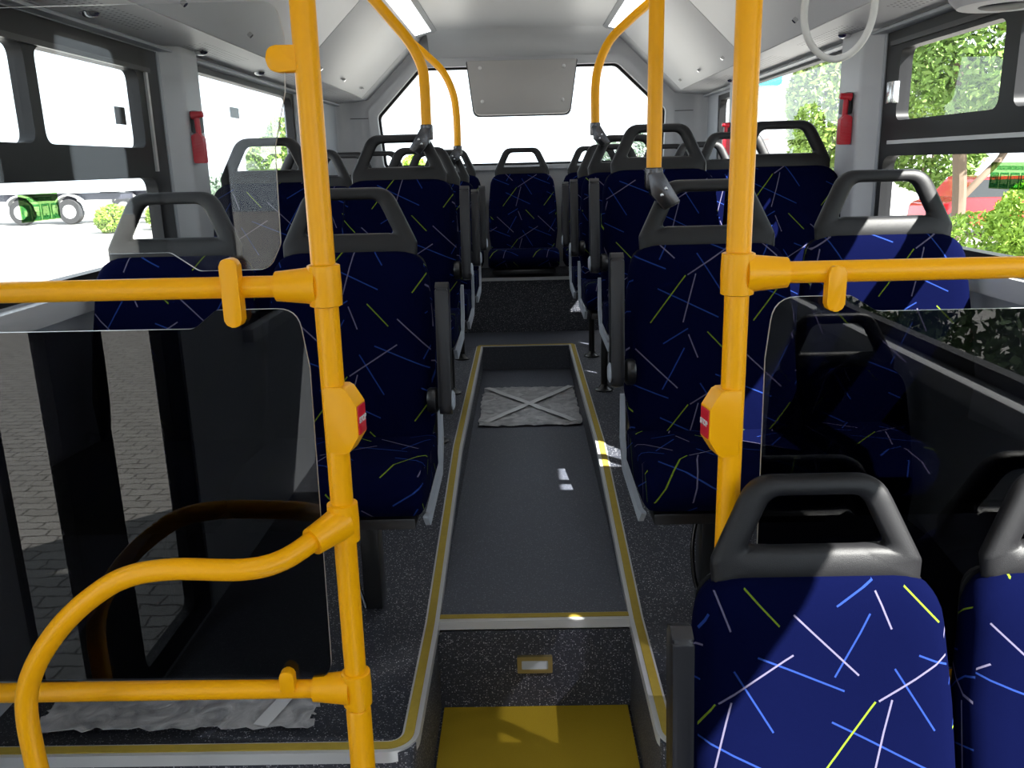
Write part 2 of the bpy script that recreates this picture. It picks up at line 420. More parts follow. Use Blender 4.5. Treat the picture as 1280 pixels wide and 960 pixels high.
bm = bmesh.new(); ribbon(bm, p, .006, .026, .003, .006); obj('anti_slip_strip', bm, 'ystrip', t)
p = [(IL-.02, 4.97, .41), (IR+.02, 4.97, .41)]
bm = bmesh.new(); ribbon(bm, p, -.004, .02, 0, .004); t = struct('trim_5', bm, 'alu')
bm = bmesh.new(); ribbon(bm, p, .003, .022, .003, .006); obj('anti_slip_strip', bm, 'ystrip', t)
# bench base at the rear
bm = bmesh.new(); bx(bm, XL, XR, 5.42, YR, .0, .76); struct('floor', bm, 'floor')
bm = box(XL, XR, 5.405, 5.425, .745, .765); struct('trim_6', bm, 'alu')

# step light in the riser
t = thing('step_light', (.012, 2.058, .115), 'small brass-framed step light with pale lens in the black riser above the yellow mat', 'step light')
obj('frame', plate(bmesh.new(), rect(-.036, .060, .114, .164, .004), rect(-.024, .048, .124, .152, .003), 'y', 2.050, 2.060), 'brass', t)
obj('lens', box(-.024, .048, 2.054, 2.060, .124, .152), 'lens', t)

# side walls: boxes round the openings
def wall(name, X0, X1, holes, zmin, zmax):
    """holes: (y0,y1,z0,z1) sorted by y; wall from YF to YR"""
    bm = bmesh.new(); y = YF
    for (a, b, z0, z1) in holes:
        if a > y+1e-4: bx(bm, X0, X1, y, a, zmin, zmax)
        if z0 > zmin: bx(bm, X0, X1, a, b, zmin, z0)
        bx(bm, X0, X1, a, b, z1, zmax); y = b
    if YR > y: bx(bm, X0, X1, y, YR, zmin, zmax)
    return struct(name, bm, 'wallgrey', smooth=0)
HL = [(-2.3, -.75, .80, 1.86), (-.10, 1.02, -.17, 1.92), (1.30, 3.04, 1.165, 1.86), (3.34, 4.83, 1.165, 1.86), (5.02, 5.50, 1.165, 1.84)]
HR = [(-2.3, 1.12, .86, 1.86), (1.30, 3.08, 1.165, 1.90), (3.42, 4.95, 1.165, 1.88), (5.15, 5.60, 1.165, 1.85)]
wall('wall_left', XL-.06, XL, HL, -.25, 2.36)
wall('wall_right', XR, XR+.06, HR, -.25, 2.36)
# pillars proud of the wall
for nm, side, ys in (('trim_7', -1, [(3.06, 3.32), (4.85, 5.0)]), ('trim_8', 1, [(3.10, 3.40), (4.97, 5.13)])):
    bm = bmesh.new()
    for a, b in ys:
        X = XL if side < 0 else XR
        q = [(X, a), (X-side*.055, a+.05), (X-side*.055, b-.05), (X, b)]
        prism(bm, rpoly(q, [0, .03, .03, 0]), 'z', 1.0, 1.885)
    struct(nm, bm, 'panel')
# sills
bm = bmesh.new()
for a, b in ((1.28, 5.9),): bx(bm, XL-.002, XL+.035, a, b, 1.10, 1.16, .008)
bx(bm, XL-.002, XL+.05, -2.3, -.75, .74, .80, .008)
struct('trim_9', bm, 'panel')
bm = bmesh.new(); bx(bm, XR-.035, XR+.002, 1.28, 5.9, 1.10, 1.16, .008); bx(bm, XR-.06, XR+.002, -2.3, 1.12, .80, .86, .008)
struct('trim_10', bm, 'panel')

def window(n, side, y0, y1, z0, z1, cells, split=None, m='rubber'):
    """cells: list of ((oy0,oy1,oz0,oz1),(iy0,iy1,iz0,iz1),radius)"""
    X = XL if side < 0 else XR
    xa, xb = sorted((X+side*.004, X+side*.045))
    bm = bmesh.new()
    for o, i, r in cells: plate(bm, rect(*o), rect(*i, r), 'x', xa, xb)
    w = struct('window_%d' % n, bm, m)
    bm = bmesh.new(); xg = X+side*.03
    bx(bm, xg-.001, xg+.001, y0+.005, y1-.005, z0+.005, z1-.005)
    # single sheet of glass
    bm.free(); bm = bmesh.new()
    for o, i, r in cells:
        vs = [bm.verts.new((xg, a, b)) for a, b in ((i[0]-.005, i[2]-.005), (i[1]+.005, i[2]-.005), (i[1]+.005, i[3]+.005), (i[0]-.005, i[3]+.005))]
        bm.faces.new(vs)
    obj('window_glass', bm, 'glass', w)
    return w
w1 = window(1, -1, 1.30, 3.04, 1.165, 1.86, [
    ((1.30, 3.04, 1.165, 1.46), (1.34, 2.93, 1.195, 1.45), .05),
    ((1.30, 2.25, 1.46, 1.86), (1.36, 2.225, 1.545, 1.785), .035),
    ((2.25, 3.04, 1.46, 1.86), (2.275, 2.88, 1.545, 1.785), .035)])
obj('frame_rail', box(XL-.008, XL+.006, 1.32, 2.96, 1.785, 1.80), 'blackmetal', w1)
obj('frame_trim', box(XL-.006, XL+.004, 2.925, 2.94, 1.47, 1.80), 'alu', w1)
window(2, -1, 3.34, 4.83, 1.165, 1.86, [((3.34, 4.83, 1.165, 1.86), (3.36, 4.80, 1.19, 1.835), .07)])
window(3, -1, 5.02, 5.50, 1.165, 1.84, [((5.02, 5.50, 1.165, 1.84), (5.05, 5.47, 1.19, 1.815), .05)])
w4 = window(4, 1, 1.30, 3.08, 1.165, 1.90, [
    ((1.30, 3.08, 1.165, 1.475), (1.34, 3.045, 1.20, 1.462), .05),
    ((1.30, 2.30, 1.475, 1.90), (1.36, 2.275, 1.575, 1.80), .035),
    ((2.30, 3.08, 1.475, 1.90), (2.345, 2.97, 1.575, 1.80), .035)])
obj('frame_rail', box(XR-.006, XR+.008, 1.32, 3.0, 1.50, 1.512), 'alu', w4)
obj('slide_track', box(XR-.008, XR+.006, 1.32, 3.03, 1.815, 1.83), 'blackmetal', w4)
obj('window_catch', box(XR-.02, XR+.004, 2.955, 3.005, 1.63, 1.70, bev=.004), 'chrome', w4)
window(5, 1, 3.42, 4.95, 1.165, 1.88, [((3.42, 4.95, 1.165, 1.88), (3.44, 4.92, 1.19, 1.85), .07)])
window(6, 1, 5.15, 5.60, 1.165, 1.85, [((5.15, 5.60, 1.165, 1.85), (5.18, 5.57, 1.19, 1.82), .05)])
window(7, 1, -2.3, 1.12, .86, 1.86, [((-2.3, -.6, .86, 1.86), (-2.27, -.65, .90, 1.83), .05), ((-.6, 1.12, .86, 1.86), (-.55, 1.08, .90, 1.83), .05)])
window(8, -1, -2.3, -.75, .80, 1.86, [((-2.3, -.75, .80, 1.86), (-2.26, -.80, .84, 1.83), .05)])
# folding door on the left, ahead of the screens
bm = bmesh.new()
for o, i in (((-.10, .60, -.17, 1.92), (.04, .46, -.08, 1.84)), ((.60, 1.02, -.17, 1.92), (.73, .97, -.08, 1.84))):
    plate(bm, rect(*o), rect(*i, .04), 'x', XL-.05, XL-.01)
dr = struct('door_1', bm, 'rubber')
bm = bmesh.new()
for a, b in ((.035, .465), (.725, .975)):
    bm.faces.new([bm.verts.new((XL-.03, y, z)) for y, z in ((a, -.085), (b, -.085), (b, 1.845), (a, 1.845))])
obj('door_glass', bm, 'glass', dr)
obj('door_handle', tube(bmesh.new(), spline([(XL-.01, .60, .75), (XL+.05, .60, .80), (XL+.05, .60, 1.25), (XL-.01, .60, 1.30)]), .014, 10), 'blackmetal', dr)

# rear wall with the six-sided window
hexw = rpoly([(-.93, 1.46), (.975, 1.46), (.985, 1.80), (.66, 2.10), (-.66, 2.10), (-.955, 1.80)], [.03, .03, .05, .07, .07, .05])
hexi = rpoly([(-.915, 1.475), (.96, 1.475), (.97, 1.79), (.65, 2.085), (-.65, 2.085), (-.94, 1.79)], [.02, .02, .05, .07, .07, .05])
bm = bmesh.new(); plate(bm, rect(XL-.06, XR+.06, -.25, 2.40), hexw, 'y', YR, YR+.08); struct('wall_rear', bm, 'panel')
bm = bmesh.new(); plate(bm, rpoly([(-1.0, 1.43), (1.03, 1.43), (1.045, 1.835), (.69, 2.15), (-.69, 2.15), (-1.015, 1.835)], .05), hexw, 'y', YR-.03, YR); struct('trim_11', bm, 'panel')
bm = bmesh.new(); plate(bm, hexw, hexi, 'y', YR+.02, YR+.05); wr = struct('window_9', bm, 'rubber')
bm = bmesh.new(); bm.faces.new([bm.verts.new((q[0], YR+.04, q[1])) for q in hexi]); obj('window_glass', bm, 'glass', wr)
# corner panel seams
bm = bmesh.new(); bx(bm, XL, -1.02, YR-.003, YR+.001, 1.785, 1.79); bx(bm, 1.05, XR, YR-.003, YR+.001, 1.785, 1.79); struct('trim_12', bm, 'seam')
# rounded corner pieces beside the rear wall
for nm, X, s in (('trim_13', XL, 1), ('trim_14', XR, -1)):
    q = [(X, YR)] + [(X+s*(.10-.10*math.sin(a)), YR-.10+.10*math.cos(a)) for a in [PI/2*k/8 for k in range(9)]][::-1]
    q = [(X, YR), (X, YR-.10)] + [(X+s*.10*(1-math.cos(a)), YR-.10+.10*math.sin(a)) for a in [PI/2*k/8 for k in range(1, 9)]]
    struct(nm, pr(q, 'z', 1.1, 1.90), 'panel')
# front wall with windscreen behind the viewpoint, opening made small to dim the seats
bm = bmesh.new(); plate(bm, rect(XL-.06, XR+.06, -.25, 2.40), rect(-.75, .78, 1.05, 1.9, .06), 'y', YF-.06, YF); struct('wall_front', bm, 'wallgrey')
bm = bmesh.new(); plate(bm, rect(-.75, .78, 1.05, 1.9, .06), rect(-.71, .74, 1.09, 1.86, .06), 'y', YF-.05, YF-.01); wf = struct('window_10', bm, 'rubber')
bm = bmesh.new(); bm.faces.new([bm.verts.new((a, YF-.03, b)) for a, b in ((-.715, 1.085), (.745, 1.085), (.745, 1.865), (-.715, 1.865))]); obj('window_glass', bm, 'glass', wf)

# ceiling
bm = bmesh.new(); bx(bm, CX-.535, CX+.535, YF, 5.78, 2.305, 2.33)
prism(bm, [(5.78, 2.305), (5.90, 2.27), (6.0, 2.16), (6.0, 2.36), (5.78, 2.36)], 'x', CX-.60, CX+.60)
struct('ceiling', bm, 'ceil')
struct('ceiling', box(XL-.06, XR+.06, YF-.06, YR+.08, 2.36, 2.40), 'ceil')
# grey edge profile between ceiling and lights, lights, sloping duct covers, perforated strips
for s, nm in ((-1, 'left'), (1, 'right')):
    X = lambda v: CX+s*v
    struct('trim_%d' % (15 if s < 0 else 16), pr([(X(.53), 2.30), (X(.555), 2.285), (X(.57), 2.33), (X(.53), 2.33)], 'x' if 0 else 'y', YF, 5.80), 'wallgrey')
    q = [(X(.555), 2.288), (X(.66), 2.262), (X(.665), 2.30), (X(.57), 2.33)]
    lt = thing('ceiling_light', (X(.61), 2.0, 2.26), 'long white light strip along the %s edge of the flat ceiling' % nm, 'light')
    obj('diffuser', pr(q, 'y', YF+.02, 5.72), 'lamp', lt)
    obj('end_cap', pr(q, 'y', 5.72, 5.80), 'wallgrey', lt)
    seams = [YF, -1.0, .7, 2.4, 4.15, 5.78]
    bmw = bmesh.new(); q = [(X(.665), 2.275), (X(1.035), 1.915), (X(1.06), 1.93), (X(.68), 2.30)]
    tr = struct('trim_%d' % (17 if s < 0 else 18), prism(bmw, q, 'y', YF, 5.78), 'seam')
    nrm = Vector((-s*.36, 0, -.37)).normalized()
    for a, b in zip(seams, seams[1:]):
        q = [(X(.660), 2.262), (X(1.030), 1.905), (X(1.036), 1.917), (X(.667), 2.274)]
        obj('hatch_panel', pr(q, 'y', a+.004, b-.004, bev=.002), 'ceil', tr)
        for yy in (a+.25, b-.25, (a+b)/2):
            px, pz = X(.985), 1.945
            bm = bmesh.new(); 
            tube(bm, [(px, yy, pz), (px+nrm.x*.014, yy, pz+nrm.z*.014)], .009, 10)
            obj('latch', bm, 'chrome', tr)
    # rear infill behind the duct
    q = [(X(.66), 2.262), (X(1.03), 1.905), (X(1.235), 1.885), (X(1.235), 2.36), (X(.60), 2.36)]
    struct('trim_%d' % (19 if s < 0 else 20), pr(q, 'y', 5.78, 5.999), 'panel')
    # perforated strip (own origin so that the dot pattern centres on it)
    bm = pr([(-.10, -.006), (.10, -.006), (.10, .012), (-.10, .012)], 'y', YF, 5.78)
    me = finish(bm, 'perf'); o = link_mesh('trim_%d' % (21 if s < 0 else 22), me, None, (X(1.132), 0, 1.898)); o.rotation_euler = (0, s*math.radians(5.5), 0); o['kind'] = 'structure'
    struct('trim_%d' % (23 if s < 0 else 24), pr([(X(1.228), 1.885), (X(1.20), 1.872), (X(1.20), 1.864), (X(1.24), 1.862), (X(1.24), 1.90)], 'y', YF, 5.9), 'wallgrey')
    for yy in ((2.45, 3.27, 3.98) if s < 0 else (3.28, 4.97)):
        side = 'left' if s < 0 else 'right'
        wh = {2.45: 'nearest', 3.27: 'middle', 3.98: 'farthest', 3.28: 'nearer', 4.97: 'farther'}[yy]
        bm = bmesh.new(); lathe(bm, [(.022, 0), (.026, -.004), (.020, -.012), (.010, -.016)], (X(1.165), yy, 1.890), 16)
        tag(obj('air_nozzle', bm, 'chrome'), '%s small chrome nozzle in the perforated %s ceiling strip' % (wh, side), 'nozzle', 'chrome nozzles in the ceiling strips')

# drop panel in front of the rear window
t = thing('sign_box', (CX, 5.9, 1.79), 'flat grey display box hanging over the top of the rear window', 'display box')
obj('casing', pr(rpoly([(-.335, 2.125), (.385, 2.125), (.335, 1.785), (-.295, 1.785)], [.01, .01, .05, .05]), 'y', 5.90, 5.965, bev=.006), 'boxgrey', t)
obj('seal', pr(rpoly([(-.345, 2.13), (.395, 2.13), (.345, 1.775), (-.305, 1.775)], [.01, .01, .05, .05]), 'y', 5.965, 5.975), 'seam', t)
for a, b in ((-.25, 2.08), (.30, 2.08), (-.24, 1.87), (.29, 1.87)):
    obj('screw_cap', lathe(bmesh.new(), [(.012, 0), (.012, -.006), (.007, -.009)], (a, 5.90, b), 12, 'y'), 'alu', t)

# ------------------------------------------------------------------ seats
def set_uv(me, fn):
    uv = me.uv_layers.new(name='UVMap')
    for p in me.polygons:
        n = p.normal
        for li in p.loop_indices:
            uv.data[li].uv = fn(me.vertices[me.loops[li].vertex_index].co, n)
def yback(z): return -.115+(z-.40)*.20          # centre plane of the backrest
def backrest_bm():
    bm = bmesh.new()
    out = rpoly([(-.205, .385), (.205, .385), (.228, .56), (.226, .72), (.205, .935), (-.205, .935), (-.226, .72), (-.228, .56)], [.04, .04, .1, .2, .085, .085, .2, .1], 6)
    c = Vector((0, .66)); rows = []
    prof = [(0, .055), (.35, .055), (.7, .053), (.86, .047), (.95, .036), (.99, .020), (1, 0), (.99, -.020), (.95, -.032), (.86, -.038), (.6, -.04), (0, -.04)]
    def P(p, f, h):
        q = c+(Vector(p)-c)*f; zz = q.y
        bow = .012*math.cos(min(1, abs(q.x)/.22)*PI/2)*(1 if h > .02 else 0)        # slight hollow
        lumb = .018*math.exp(-((zz-.56)/.12)**2)
        return (q.x, yback(zz)-h-lumb*(h > 0)+bow, zz)
    n = len(out)
    for f, h in prof:
        if f == 0: rows.append([bm.verts.new(P(out[0], 0, h))]); continue
        rows.append([bm.verts.new(P(p, f, h)) for p in out])
    for A, B in zip(rows, rows[1:]):
        for k in range(n):
            k2 = (k+1) % n
            if len(A) == 1: bm.faces.new((A[0], B[k], B[k2]))
            elif len(B) == 1: bm.faces.new((A[k], A[k2], B[0]))
            else: bm.faces.new((A[k], A[k2], B[k2], B[k]))
    return bm
def cushion_bm():
    bm = bmesh.new()
    prof = [(-.105, .455), (-.20, .462), (-.32, .470), (-.42, .474), (-.475, .462), (-.508, .435), (-.515, .405), (-.495, .375), (-.44, .362), (-.30, .355), (-.105, .355)]
    xs = [(-.222, .80), (-.216, .93), (-.20, 1.0), (-.12, 1.0), (0, .985), (.12, 1.0), (.20, 1.0), (.216, .93), (.222, .80)]
    c = Vector((-.30, .412)); rows = []
    for xx, f in xs:
        rows.append([bm.verts.new((xx, c.x+(p[0]-c.x)*(1-(1-f)*.25), c.y+(p[1]-c.y)*f)) for p in prof])
    n = len(prof)
    for A, B in zip(rows, rows[1:]):
        for k in range(n): bm.faces.new((A[k], A[(k+1) % n], B[(k+1) % n], B[k]))
    bm.faces.new(rows[0]); bm.faces.new(rows[-1][::-1]); return bm
def handle_bm():
    bm = bmesh.new()
    out = rpoly([(-.180, .915), (.180, .915), (.182, .955), (.112, 1.10), (-.112, 1.10), (-.182, .955)], [.01, .01, .02, .065, .065, .02], 7)
    inn = rpoly([(-.122, .975), (.122, .975), (.078, 1.068), (-.078, 1.068)], [.012, .012, .035, .035], 7)
    # bar under the hole is slightly domed
    inn = [(x_, z_+(.020*(1-(x_/.12)**2) if z_ < .99 else 0)) for x_, z_ in inn]
    c = (0, 1.02); an = sorted({round(math.atan2(p[1]-c[1], p[0]-c[0]), 4) for p in out+inn}); m = 12; rings = []
    for a in an:
        o, i = Vector(hit(out, c, a)), Vector(hit(inn, c, a)); mid = (o+i)/2; hf = (o-i)/2; ring = []
        dp = .019
        for k in range(m):
            t = 2*PI*k/m; cs, sn = math.cos(t), math.sin(t)
            cs = math.copysign(abs(cs)**.7, cs); sn = math.copysign(abs(sn)**.7, sn)
            q = mid+hf*cs; ring.append(bm.verts.new((q.x, yback(q.y)+.005+dp*sn, q.y)))
        rings.append(ring)
    for j in range(len(rings)):
        A, B = rings[j], rings[(j+1) % len(rings)]
        for k in range(m): bm.faces.new((A[k], A[(k+1) % m], B[(k+1) % m], B[k]))
    return bm
def backshell_bm():
    bm = bmesh.new()
    out = rpoly([(-.20, .37), (.20, .37), (.225, .56), (.20, .925), (-.20, .925), (-.225, .56)], .05, 5)
    A = [bm.verts.new((p[0], yback(p[1])+.030, p[1])) for p in out]; B = [bm.verts.new((p[0]*.94, yback(p[1])+.055, .65+(p[1]-.65)*.97)) for p in out]
    n = len(out)
    for k in range(n): bm.faces.new((A[k], A[(k+1) % n], B[(k+1) % n], B[k]))
    bm.faces.new(A); bm.faces.new(B[::-1]); return bm
def sideshell_bm(s):
    xo = s*.226; q = [(-.050, .53), (-.030, .53), (-.03, .40), (-.10, .330), (-.43, .322), (-.485, .368), (-.42, .352), (-.12, .362), (-.070, .42)]
    return prism(bmesh.new(), rpoly(q, [.004, .004, .04, .02, .02, .004, .02, .02, .02]), 'x', xo-s*.006, xo+s*.006)
def arm_bm(s):
    bm = bmesh.new(); xa = s*.255
    q = rpoly([(-.195, .565), (-.135, .565), (-.095, .895), (-.130, .908), (-.158, .895)], [.028, .028, .014, .01, .014], 6)
    prism(bm, q, 'x', xa-.017, xa+.017, bev=.011); return bm
def pivot_bm(s):
    return lathe(bmesh.new(), [(.030, 0), (.034, s*.006), (.034, s*.022), (.026, s*.028)], (s*.208, -.160, .602), 18, 'x')
def armcap_bm(s):
    return lathe(bmesh.new(), [(.026, 0), (.026, s*.004), (.018, s*.008)], (s*.271, -.163, .602), 18, 'x')
def frame_bm():
    bm = bmesh.new(); bx(bm, -.20, .20, -.46, -.10, .325, .353, .006)
    bx(bm, -.17, .17, -.13, -.06, .33, .40, .006); return bm
def leg_bm(dx):
    bm = bmesh.new(); tube(bm, [(dx, -.14, .02), (dx, -.14, .345)], .0165, 12)
    return bm
def foot_bm(dx): return lathe(bmesh.new(), [(.044, 0), (.044, .006), (.026, .016), (.018, .03)], (dx, -.14, 0), 18)
def wideleg_bm(dx):
    bm = bmesh.new(); bx(bm, dx-.026, dx+.026, -.18, -.11, .005, .345, .008)
    return bm
def brace_bm(dx):
    return tube(bmesh.new(), spline([(dx-.035, -.15, .24), (dx-.045, -.16, .17), (dx-.040, -.17, .08), (dx-.02, -.19, .012)], 5), .006, 8)
CACHE = {}
def cached(key, fn, m, uvfn=None):
    if key not in CACHE:
        me = finish(fn(), m, 50); me.name = key if isinstance(key, str) else str(key[0])
        if uvfn: set_uv(me, uvfn)
        CACHE[key] = me
    return CACHE[key]
def uv_back(co, n):
    if abs(n.x) > .8: return (co.x+math.copysign(1, n.x)*(co.y*-1-.0)*.0+math.copysign(co.y, n.x), co.z)
    return (co.x, co.z)
def uv_cush(co, n):
    # unrolled along the profile
    if co.y > -.44 and n.z > 0: v = .45-(-.10-co.y)
    else: v = .45-.34-(.474-co.z)
    if abs(n.x) > .8: return (co.x+co.y, co.z)
    return (co.x, v)
def seat(X, Y, zf, ztop, label, arm=0, legs='pole', legdx=0, off=(0, 0), rz=0, group='navy patterned passenger seats', armdz=0):
    H = ztop-zf; dz = H-1.10
    r = thing('bus_seat', (X, Y, zf), label, 'seat', group, rz)
    def part(key, fn, m, z=dz, uvfn=None, name=None, par=None):
        o = link_mesh(name or (key if isinstance(key, str) else key[0]), cached(key, fn, m, uvfn), par or r, (0, 0, z))
        return o
    b = part('backrest', backrest_bm, 'fabric', uvfn=uv_back); b.color = (off[0], off[1], 0, 1)
    c = part('seat_cushion', cushion_bm, 'fabric', uvfn=uv_cush); c.color = (off[1]*.7+.05, off[0]+.1, 0, 1)
    part('head_handle', handle_bm, 'plastic')
    part('back_shell', backshell_bm, 'plastic'); part('seat_frame', frame_bm, 'blackmetal')
    if arm:
        part(('side_shell', arm), lambda: sideshell_bm(arm), 'shell')
        a = part(('armrest', arm), lambda: arm_bm(arm), 'armplastic', dz+armdz)
        part(('pivot', arm), lambda: pivot_bm(arm), 'blackmetal', 0, par=a)
        part(('pivot_cap', arm), lambda: armcap_bm(arm), 'shell', 0, par=a)
    if legs:
        hl = max(.05, .345+dz)
        key = ('leg', legs, legdx, round(hl, 3))
        if legs == 'pole':
            l = part(key, lambda: tube(bmesh.new(), [(legdx, -.14, .008), (legdx, -.14, hl)], .0165, 12), 'blackmetal', 0)
            part(('foot', legdx), lambda: foot_bm(legdx), 'blackmetal', 0, par=l)
        else:
            l = part(key, lambda: bx(bmesh.new(), legdx-.026, legdx+.026, -.18, -.11, .0, hl, .008), 'blackmetal', 0)
            part(('brace', legdx), lambda: brace_bm(legdx), 'steel', 0, par=l)
    return r
LA, LW, RA, RW = -.462, -.935, .495, .962
ZU = .41
def zr(y): return .265 if y < 2.06 else (.265+(y-2.06)/1.06*.145 if y < 3.12 else .41)
# first row behind the screens (foot on the gentle ramp)
yy = 2.30; zf = zr(yy-.16)
seat(LA, yy, zf, 1.414, 'navy patterned aisle seat directly behind the left yellow pole and its stop button', 1, 'wide', .03, (.09, .12), armdz=-.045)
seat(LW, yy, zf, 1.414, 'navy patterned seat at the left window behind the clear screen and the long left rail', 0, 'wide', -.02, (.20, .05))
seat(RA, yy, zf, 1.414, 'navy patterned aisle seat behind the right yellow pole, vertical grab pole clamped to its handle', -1, 'wide', .0, (.15, .21), armdz=.02)
seat(RW, yy, zf, 1.428, 'navy patterned sunlit seat at the right window behind the right horizontal yellow rail', 0, 'wide', .02, (.02, .17))
L_ROWS = [(3.33, 1.585), (4.06, 1.552), (4.80, 1.55)]; R_ROWS = [(3.33, 1.600), (4.06, 1.585), (4.80, 1.56)]
for i, (yy, zt) in enumerate(L_ROWS):
    nm = ['in the second left row back', 'in the left row midway to the bench', 'in the last left row before the bench'][i]
    seat(LA+.0, yy, ZU, zt, 'navy aisle seat %s%s' % (nm, ', bent pole on it' if i != 1 else ''), 1, 'pole', .115, (.09+.05*i, .12+.07*i))
    seat(LW-.03, yy, ZU, zt, 'navy patterned window seat %s' % nm, 0, 'pole', 0, (.21+.06*i, .02+.09*i))
for i, (yy, zt) in enumerate(R_ROWS):
    nm = ['in the second right row back', 'in the right row midway to the bench', 'in the last right row before the bench'][i]
    seat(RA+.03 if i == 0 else RA, yy, ZU, zt, 'navy aisle seat %s%s' % (nm, ', bent pole on it' if i == 1 else ''), -1, 'pole', -.115, (.04+.06*i, .25+.05*i))
    seat(RW+.03, yy, ZU, zt, 'navy patterned window seat %s' % nm, 0, 'pole', 0, (.13+.04*i, .16+.05*i))
for i, (xx, nm) in enumerate(((-.935, 'far left'), (-.475, 'left of centre'), (.012, 'centre'), (.495, 'right of centre'), (.965, 'far right'))):
    lab = 'navy rear bench seat in the %s%s' % (nm, ', facing down the aisle under the rear window' if i == 2 else ' position against the rear wall')
    seat(xx, 5.80, .76, 1.570, lab, 0, None, 0, (.05*i+.02, .11*i))
# two seats close to the viewer in front of the right screen
seat(.497, 1.35, -.17, .935, 'large navy patterned seat in the near right foreground with raised armrest on its aisle side', -1, 'pole', 0, (0, 0))
seat(.962, 1.35, -.17, .935, 'navy patterned seat cut off by the right picture edge, beside the large foreground seat', 0, 'pole', 0, (.135, .02))
# rearward-facing pair seen mirrored in the right screen
seat(1.00, .20, -.17, .98, 'navy patterned rearward-facing window seat mirrored in the dark right screen', 0, 'pole', 0, (.1, .05), PI)

# ------------------------------------------------------------------ handrails and screens
PY = 1.43
def clamp(x, z, s, parent, name='clamp'):
    bm = bmesh.new()
    lathe(bm, [(.023, -.036), (.0275, -.034), (.0285, 0), (.0275, .034), (.023, .036)], (x, PY, z), 24)
    pts = [(x+s*.012, PY, z), (x+s*.035, PY, z), (x+s*.070, PY, z), (x+s*.082, PY, z)]
    tube(bm, pts, [.033, .030, .0265, .0255], 24)
    return obj(name, bm, 'yellow', parent)
def stadium(bm, x, z0, z1, w, y0, y1):
    q = rect(x-w/2, x+w/2, z0, z1, w*.49, 8); return prism(bm, q, 'y', y0, y1, bev=.003)
# left
t = thing('handrail', (-.335, PY, -.17), 'left yellow pole with two crosswise rails and a curved arm at its foot', 'handrail')
obj('pole', tube(bmesh.new(), [(-.335, PY, -.17), (-.335, PY, 2.31)], .0205, 24), 'yellow', t)
obj('base_sleeve', lathe(bmesh.new(), [(.024, 0), (.024, .62), (.0215, .625)], (-.335, PY, -.17), 24), 'yellow', t)
obj('top_rail', tube(bmesh.new(), [(-.36, PY, 1.274), (XL, PY, 1.274)], .0185, 20), 'yellow', t)
obj('bottom_rail', tube(bmesh.new(), [(-.36, PY, .498), (XL, PY, .498)], .0185, 20), 'yellow', t)
arm = spline([(-.345, PY-.012, .842), (-.375, PY-.05, .832), (-.42, PY-.105, .819), (-.48, PY-.13, .815), (-.60, PY-.13, .818), (-.68, PY-.13, .805), (-.745, PY-.13, .768), (-.81, PY-.13, .710), (-.865, PY-.13, .635), (-.892, PY-.13, .56), (-.895, PY-.13, .45), (-.888, PY-.13, .30), (-.885, PY-.13, -.17)], 6)
obj('curved_rail', tube(bmesh.new(), arm, .0185, 20), 'yellow', t)
clamp(-.335, 1.274, -1, t); clamp(-.335, .498, -1, t)
bm = bmesh.new(); lathe(bm, [(.023, -.038), (.0275, -.036), (.0285, 0), (.0275, .036), (.023, .038)], (-.335, PY, .842), 24)
tube(bm, [(-.338, PY-.004, .842), (-.355, PY-.028, .838), (-.380, PY-.058, .830)], [.033, .029, .0255], 24); obj('clamp', bm, 'yellow', t)
obj('screen_clip', stadium(bmesh.new(), -.487, 1.210, 1.325, .030, PY-.030, PY-.004), 'yellow', t)
obj('screen_clip', stadium(bmesh.new(), -.462, .50, .548, .027, PY-.024, PY-.004), 'yellow', t)
bm = bmesh.new(); prism(bm, rpoly([(-.335, 1.655), (-.397, 1.655), (-.397, 1.615), (-.335, 1.615)], [0, .018, .018, 0], 6), 'y', PY-.014, PY+.014, bev=.003)
obj('screen_clip', bm, 'yellow', t)
# right
t2 = thing('handrail', (.362, PY, -.17), 'yellow pole on the right with a crosswise rail running to the right wall', 'handrail')
obj('pole', tube(bmesh.new(), [(.362, PY, -.17), (.362, PY, 2.31)], .0205, 24), 'yellow', t2)
obj('top_rail', tube(bmesh.new(), [(.39, PY, 1.278), (XR, PY, 1.278)], .0185, 20), 'yellow', t2)
clamp(.362, 1.278, 1, t2)
obj('screen_clip', stadium(bmesh.new(), .521, 1.214, 1.29, .030, PY-.026, PY-.004), 'yellow', t2)
obj('bottom_rail', tube(bmesh.new(), [(.37, PY, .50), (XR, PY, .50)], .0185, 20), 'yellow', t2)
# screens
def sheet(name, poly, m, label, y0=PY-.003, y1=PY+.003):
    bm = pr(poly, 'y', y0, y1)
    # outline ring as bright polished edge
    o = tag(obj(name, bm, [m, 'edge'], smooth=0), label, 'screen')
    for p in o.data.polygons:
        if abs(p.normal.y) < .5: p.material_index = 1
    return o
q = rpoly([(-1.19, 1.206), (-.565, 1.204), (-.525, 1.236), (-.385, 1.236), (-.372, 1.13), (-.380, .519), (-1.19, .527)], [.01, .03, .02, .04, .03, .04, .01])
sheet('glass_screen', q, 'smoked', 'dark smoked screen on the left below the yellow rail, mirroring the door')
q = rpoly([(-1.19, 1.335), (-.590, 1.335), (-.545, 1.303), (-.425, 1.303), (-.403, 1.345), (-.398, 1.50), (-.374, 1.585), (-.368, 1.67), (-.378, 1.722), (-1.19, 1.722)], [.01, .02, .02, .03, .02, .03, .03, .03, .03, .03])
sheet('glass_screen', q, 'plexi', 'clear see-through screen at upper left above the yellow rail')
q = rpoly([(1.22, 1.209), (.60, 1.209), (.555, 1.237), (.425, 1.237), (.415, 1.13), (.421, .52), (1.22, .52)], [.01, .03, .02, .045, .02, .04, .01])
